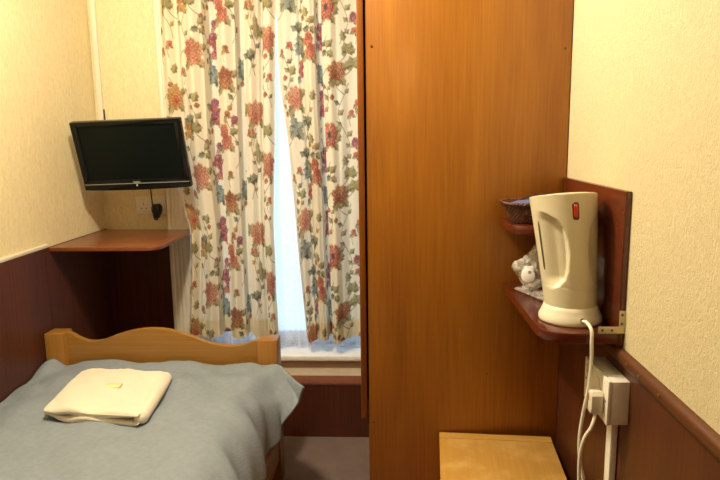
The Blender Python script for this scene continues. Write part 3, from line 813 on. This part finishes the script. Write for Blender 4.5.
# ------------------------------------------------------------------ kettle
KX, KY, KZ = .3900, 1.322, .985
ALPHA = math.radians(8)                      # handle looks towards the room, turned to the wall
HD = Vector((math.sin(ALPHA), -math.cos(ALPHA), 0))   # handle direction
SD = Vector((math.cos(ALPHA), math.sin(ALPHA), 0))    # sideways
ke = thing('kettle', 'cream plastic jug kettle with a red switch on the lower wall shelf', 'kettle', (KX, KY, KZ))
kb = obj('base', lathe([(0, KZ + .0005), (.063, KZ + .0005), (.0655, KZ + .002), (.0660, KZ + .006), (.0655, KZ + .012), (.0615, KZ + .020), (.0580, KZ + .028), (.0555, KZ + .036), (.0535, KZ + .037), (0, KZ + .036)], KX, KY, 72), M['kettle_base'], ke, angle=60)
ZB0, ZB1 = KZ + .030, KZ + .272
def kbody(phi, h):
    """phi from the handle direction, h height fraction -> point on the body"""
    r = lerp(.0540, .0690, h ** 1.1)
    # handle ridge and spout make the plan slightly oval
    r += .004 * math.cos(phi) ** 2 * h
    a = abs(phi)
    # finger recess either side of the handle
    tab = [(.18, 1.05), (.22, .72), (.28, .50), (.36, .38), (.50, .315), (.62, .34), (.72, .44), (.79, .62), (.84, .90), (.88, 1.2)]
    pin = interp(tab, h)
    if .16 < h < .90:
        m1 = sstep(pin, pin + .14, a) * (1 - sstep(*((.8, 1.55) if phi < 0 else (.62, 1.15)), a))
        m1 *= sstep(.17, .30, h) * (1 - sstep(.78, .885, h))
        r -= (.019 if phi < 0 else .011) * m1
    # spout
    sp_ = math.exp(-((PI - a) / .35) ** 2) * sstep(.7, 1, h); r += .012 * sp_
    # seam
    r -= .0007 * math.exp(-((h - (.185 + .03 * sstep(.2, .6, a))) / .006) ** 2)
    d = HD * math.cos(phi) + SD * math.sin(phi)
    zt = 1.2505 + r * d.dot(Vector((.082 * .96 - .14 * .28, -.082 * .28 - .14 * .96, 0)))
    z = lerp(ZB0, zt, h)
    c = Vector((KX, KY, 0)) + Vector((-.018, .028, 0)) * h ** 1.1
    return c, d, r, z
def kpt(phi, h, off=0):
    c, d, r, z = kbody(phi, h); p = c + d * (r + off); return Vector((p.x, p.y, z))
NPH, NH = 200, 120
bm = bmesh.new(); rows = []
prof = [(k / (NH - 1), 0) for k in range(NH)]
for k in range(NH):
    h = k / (NH - 1)
    rows.append([bm.verts.new(kpt(-PI + 2 * PI * i / NPH, h)) for i in range(NPH)])
for q, (ins, up) in enumerate(((.0012, .0010), (.0035, .0016), (.009, .0012))):
    row = []
    for i in range(NPH):
        c, d, r, z = kbody(-PI + 2 * PI * i / NPH, 1.0); p = c + d * (r - ins); row.append(bm.verts.new((p.x, p.y, z + up)))
    rows.append(row)
for A, B in zip(rows, rows[1:]):
    for i in range(NPH): bm.faces.new((A[i], A[(i + 1) % NPH], B[(i + 1) % NPH], B[i]))
bm.faces.new(rows[0][::-1]); bm.faces.new(rows[-1])
obj('body', bm, M['kettle'], ke, angle=50)
# lid: sloping plate set in the top
bm = bmesh.new(); rows = []
for ins, up in ((.011, .0010), (.012, .0016), (.016, .0012)):
    row = []
    for i in range(80):
        c, d, r, z = kbody(-PI + 2 * PI * i / 80, 1.0); p = c + d * (r - ins); row.append(bm.verts.new((p.x, p.y, z + up)))
    rows.append(row)
for A, B in zip(rows, rows[1:]):
    for i in range(80): bm.faces.new((A[i], A[(i + 1) % 80], B[(i + 1) % 80], B[i]))
bm.faces.new(rows[-1]); bm.faces.new(rows[0][::-1])
obj('lid', bm, M['kettle'], ke, angle=50)
def patch(ph0, ph1, h0, h1, off, n=12, mm=20, round_=True):
    def f(u, v):
        a, b_ = u * 2 - 1, v * 2 - 1
        if round_:
            lim = 1.0 if abs(b_) < .62 else math.sqrt(max(0, 1 - ((abs(b_) - .62) / .38) ** 2))
            a *= max(lim, .02)
        edge = max(abs(u * 2 - 1) ** 6, abs(b_) ** 10)
        return kpt(lerp(ph0, ph1, (a + 1) / 2), lerp(h0, h1, v), off * (1 - edge) - .0015 * edge)
    return grid(f, n, mm)[0]
sw = obj('switch_surround', patch(-.185, .035, .780, .935, .0025), M['dark_red'], ke)
obj('switch', patch(-.150, .0, .799, .918, .0048), M['red'], sw)
obj('water_gauge', patch(-1.43, -1.36, .33, .80, .0016, 8, 40), M['gauge'], ke)
for k in range(5): obj('gauge_mark', patch(-1.30, -1.25 , .40 + .08 * k, .406 + .08 * k, .0006, 4, 4, False), M['cup_mark'], ke)
base_out = Vector((KX, KY, 0)) + Vector((.13, -.991, 0)) * .0640
p0 = Vector((base_out.x, base_out.y, KZ + .014))
obj('cord_grommet', disc(p0 - Vector((.13, -.991, 0)) * .002, .006, (.13, -.991, .4), .003, 16), M['black_matt'], kb)
obj('cord', tube([p0, p0 + Vector((.002, -.018, .003)), p0 + Vector((.005, -.040, -.006)), (.4030, 1.2125, .968), (.4040, 1.2115, .93), (.401, 1.2115, .877), (.393, 1.2115, .822), (.388, 1.212, .768), (.390, 1.212, .723), (.398, 1.21, .68), (.405, 1.207, .64), (.400, 1.198, .61), (.388, 1.190, .63), (.384, 1.188, .675), (.382, 1.187, .735), (.389, 1.187, .776), (.402, 1.188, .800), (.4110, 1.196, .820), (.4130, 1.206, .832)], .0036, 10), M['cord'], ke)

# ------------------------------------------------------------------ double socket in a surface box
sk = thing('wall_socket', 'white surface mounted double socket below the kettle shelf', 'socket', (XR, 1.26, .81))
YA, YB2, ZA, ZB = 1.173, 1.317, .812, .902
obj('back_box', box((XR - .036, YA, ZA), (XR - .0015, YB2, ZB), .002), M['socket'], sk)
obj('face_plate', box((XR - .044, YA - .001, ZA - .001), (XR - .0365, YB2 + .001, ZB + .001), .002), M['socket'], sk)
for cy in (1.208, 1.282):
    obj('switch', box((XR - .0475, cy + .012, .874), (XR - .0435, cy + .022, .892), .001), M['socket'], sk)
for dy, dz, w_, h_ in ((0, .006, .004, .008), (-.011, -.014, .006, .004), (.011, -.014, .006, .004)):
    obj('pin_hole', box((XR - .0447, 1.282 + dy - w_ / 2, .853 + dz - h_ / 2), (XR - .0437, 1.282 + dy + w_ / 2, .853 + dz + h_ / 2)), M['hole'], sk, smooth=False)
for cy in (1.184, 1.306): obj('screw', disc((XR - .044, cy, .858), .003, (-1, 0, 0), .0006), M['screw'], sk)
pl = thing('power_plug', 'white mains plug in the double socket below the kettle', 'plug', (XR - .045, 1.208, .85))
obj('plug_body', prism([(1.208 + a, .850 + b_) for a, b_ in [(-.021, -.012), (-.021, .016), (-.015, .023), (.015, .023), (.021, .016), (.021, -.012), (.014, -.024), (-.014, -.024)]], XR - .070, XR - .0446, 'x', .005), M['kettle_base'], pl)
obj('fuse_mark', box((XR - .0707, 1.208 - .006, .852), (XR - .0697, 1.208 + .006, .866), .0003), M['orange_mark'], pl)
tr = thing('cable_trunking', 'white cable trunking running down from the double socket', 'trunking', (XR - .003, 1.232, 0))
obj('trunking_cover', box((XR - .017, 1.218, 0), (XR - .003, 1.246, ZA - .001), .002), M['socket'], tr)

# ------------------------------------------------------------------ wicker basket and what is in it
BX, BY, BZ = .369, 1.590, 1.1635
bk = thing('wicker_basket', 'small dark wicker basket on the upper wall shelf', 'basket', (BX, BY, BZ))
def bprof(th, h):
    ex = 3.2
    cx = math.copysign(abs(math.cos(th)) ** (2 / ex), math.cos(th)); cy = math.copysign(abs(math.sin(th)) ** (2 / ex), math.sin(th))
    return lerp(.060, .082, h) * cx, lerp(.050, .068, h) * cy
NR, NT = 40, 168
def bsk(u, v):
    th = u * 2 * PI; h = v
    x, y = bprof(th, h)
    row = v * 11
    wv = .0022 * math.sin(th * 28 + PI * math.floor(row)) * abs(math.sin(PI * row))
    d = math.hypot(x, y); k = (d + wv) / d
    return (BX + x * k, BY + y * k, BZ + .001 + .047 * h)
bm, V = grid(bsk, NT, 56, close_u=True)
inn = []
for v in (1.0, .04):
    row = []
    for i in range(NT):
        x, y = bprof(2 * PI * i / NT, v); d = math.hypot(x, y); k = (d - .005) / d
        row.append(bm.verts.new((BX + x * k, BY + y * k, BZ + .001 + .047 * v + (0 if v > .5 else .002))))
    inn.append(row)
for A, B in ((V[-1], inn[0]), (inn[0], inn[1])):
    for i in range(NT): bm.faces.new((A[i], A[(i + 1) % NT], B[(i + 1) % NT], B[i]))
bm.faces.new(V[0][::-1]); bm.faces.new(inn[1])
obj('woven_body', bm, M['wicker'], bk, angle=60)
bm = bmesh.new()
for ph in (0, PI):
    pts = []
    for i in range(121):
        th = 2 * PI * i / 120; x, y = bprof(th, 1.02)
        a = th * 22 + ph; d = math.hypot(x, y); k = (d + .0022 * math.cos(a)) / d
        pts.append((BX + x * k, BY + y * k, BZ + .049 + .0022 * math.sin(a)))
    tube(pts, .0026, 8, bm, n=0)
obj('rim', bm, M['wicker'], bk, angle=80)
def packet(name, label, mat, c, size, rot, cat='sachet', group=None):
    def f(u, v):
        a, b_ = u * 2 - 1, v * 2 - 1
        puff = (1 - a ** 4) * (1 - b_ ** 4)
        return a, b_, puff
    bm = bmesh.new(); n = 12
    T = []; B = []
    for j in range(n):
        T.append([]); B.append([])
        for i in range(n):
            a, b_, p_ = f(i / (n - 1), j / (n - 1)); wr = .12 * math.sin(a * 7 + b_ * 3)
            T[j].append(bm.verts.new((a * size[0] / 2, b_ * size[1] / 2, size[2] * (.5 * p_ + .04 + wr * p_ * .4))))
            B[j].append(bm.verts.new((a * size[0] / 2, b_ * size[1] / 2, -size[2] * (.5 * p_ + .04))))
    for j in range(n - 1):
        for i in range(n - 1):
            bm.faces.new((T[j][i], T[j][i + 1], T[j + 1][i + 1], T[j + 1][i])); bm.faces.new((B[j][i], B[j + 1][i], B[j + 1][i + 1], B[j][i + 1]))
    for i in range(n - 1):
        bm.faces.new((T[0][i], B[0][i], B[0][i + 1], T[0][i + 1])); bm.faces.new((T[n - 1][i], T[n - 1][i + 1], B[n - 1][i + 1], B[n - 1][i]))
        bm.faces.new((T[i][0], T[i + 1][0], B[i + 1][0], B[i][0])); bm.faces.new((T[i][n - 1], B[i][n - 1], B[i + 1][n - 1], T[i + 1][n - 1]))
    o = obj(name, bm, mat, None, local=True); o.location = c; o.rotation_euler = rot
    return tag(o, label, cat, group)
packet('sachet', 'blue sachet lying in the wicker basket', M['blue'], (.345, 1.60, 1.208), (.06, .045, .012), (.15, -.1, .3))
packet('sachet', 'white sachet at the near rim of the wicker basket', M['white_sachet'], (.372, 1.565, 1.205), (.055, .035, .008), (.25, 0, -.2))
packet('sachet', 'black sachet poking up at the back of the wicker basket', M['dark_sachet'], (.378, 1.622, 1.219), (.055, .04, .010), (.35, -.2, -.25))
packet('sachet', 'dark sachet deep in the wicker basket under the blue one', M['dark_sachet'], (.372, 1.60, 1.187), (.055, .05, .012), (.05, .05, .6))

# ------------------------------------------------------------------ things in clear plastic on the lower shelf
r_ = random.Random(5)
cx, cy, cz = .366, 1.572, .986
bg = bmesh.new()
bmesh.ops.create_icosphere(bg, subdivisions=5, radius=1)
from mathutils import noise as mn
for v_ in bg.verts:
    n_ = v_.co.normalized()
    rr = 1 + .14 * (mn.noise(n_ * 2.0 + Vector((3, 1, 7)))) + .16 * abs(mn.noise(n_ * 4.2)) + .03 * mn.noise(n_ * 11)
    tip = math.exp(-((n_ - Vector((-.92, -.15, .30)).normalized()).length / .38) ** 2)
    tip2 = math.exp(-((n_ - Vector((.45, .1, .9)).normalized()).length / .55) ** 2)
    p = Vector((n_.x * .034, n_.y * .036, n_.z * .044)) * rr + n_ * (.024 * tip + .045 * tip2)
    p.z = max(p.z, -.047)
    v_.co = p + Vector((cx, cy, cz + .048))
pb = obj('plastic_bag', bg, M['polythene'], org=(cx, cy, cz), angle=70)
tag(pb, 'crumpled clear plastic bag behind the kettle on the lower shelf', 'bag')
cup = thing('plastic_cup', 'white plastic cup inside the crumpled clear bag', 'cup', (.362, 1.56, .992))
axis = Vector((-.35, -.93, .1)).normalized()
bm = lathe([(0, 0), (.0155, 0), (.0170, .001), (.020, .034), (.021, .035), (.0215, .036), (.0210, .0365), (.0195, .035), (.0160, .003), (0, .003)], 0, 0, 40)
R_ = (-axis).to_track_quat('Z', 'Y').to_matrix()
bmesh.ops.rotate(bm, verts=bm.verts, cent=(0, 0, 0), matrix=R_); bmesh.ops.translate(bm, verts=bm.verts, vec=Vector((.342, 1.520, 1.036)))
obj('cup_wall', bm, M['cup'], cup)
bm = disc(Vector((.342, 1.520, 1.036)) - axis * .0002 * -1 + Vector((.004, 0, .0095)), .0045, axis, .0006, 16)
obj('base_mark', bm, M['cup_mark'], cup)
# teaspoon in a clear sleeve
ts = thing('teaspoon', 'teaspoon in a clear sleeve lying in front of the plastic bag', 'spoon', (.36, 1.52, .986))
SA, SB = Vector((.349, 1.575, .9895)), Vector((.392, 1.46, .9895)); sd = (SB - SA).normalized(); sn = Vector((-sd.y, sd.x, 0))
def bowl(u, v):
    th = u * 2 * PI; k = v
    p = SA + sd * (.019 * k * math.cos(th)) + sn * (.0125 * k * math.sin(th)); p.z += .0055 * k * k - .001
    return p
bm, V = grid(bowl, 32, 8, close_u=True)
bo = obj('bowl', bm, M['steel'], ts); bo.modifiers.new('thickness', 'SOLIDIFY').thickness = .001
obj('handle', tube([SA + sd * .018 + Vector((0, 0, .004)), SA + sd * .035 + Vector((0, 0, .006)), SB - sd * .03 + Vector((0, 0, .003)), SB + Vector((0, 0, .002))], lambda t: .0018 + .0022 * t, 8), M['steel'], ts)
def slv(u, v):
    a = (u * 2 - 1); L = lerp(-.026, .145, v)
    p = SA + sd * L + sn * (a * .021)
    p.z = .9872 + .011 * (1 - a ** 4) * (1 - (2 * v - 1) ** 6) + .0022 * math.sin(a * 9 + v * 23) * (1 - a ** 2)
    return p
bm, _ = grid(slv, 24, 60)
sl = obj('clear_sleeve', bm, M['wrapper'], ts)

# ------------------------------------------------------------------ light, camera, view
def lamp(name, loc, power, col, r):
    d = bpy.data.lights.new(name, 'POINT'); d.energy = power; d.color = col; d.shadow_soft_size = r
    o = bpy.data.objects.new(name, d); COL.objects.link(o); o.location = loc; return o
lamp('ceiling_bulb', (-.58, 1.44, 2.28), 106, (1, .865, .65), .07)
lamp('fill_light', (-.45, -.75, 2.20), 4.5, (1, .865, .65), .12)  # added fill light behind the camera, stands for no known lamp
w = bpy.data.worlds.new('sky'); S.world = w; w.use_nodes = True
bgn = w.node_tree.nodes['Background']; bgn.inputs['Color'].default_value = (.50, .73, 1, 1); bgn.inputs['Strength'].default_value = 2.8

R = Matrix(((.99886176, .00491286, .04744529), (.04600628, .16340163, -.98548634), (-.01259419, .9865474, .16298962)))
cam = bpy.data.cameras.new('camera'); co = bpy.data.objects.new('camera', cam); COL.objects.link(co)
cam.sensor_fit = 'HORIZONTAL'; cam.sensor_width = 36; cam.lens = 621.2 / 720 * 36; cam.clip_start = .05
mw = R.to_4x4(); mw.translation = (0, 0, 1.38); co.matrix_world = mw
S.camera = co
vs = S.view_settings
vs.view_transform = 'Standard'; vs.look = 'None'; vs.gamma = 1; vs.use_curve_mapping = False; vs.exposure = 0.0
S.cycles.max_bounces = 10; S.cycles.transparent_max_bounces = 16; S.cycles.use_denoising = True
S.cycles.sample_clamp_indirect = 6
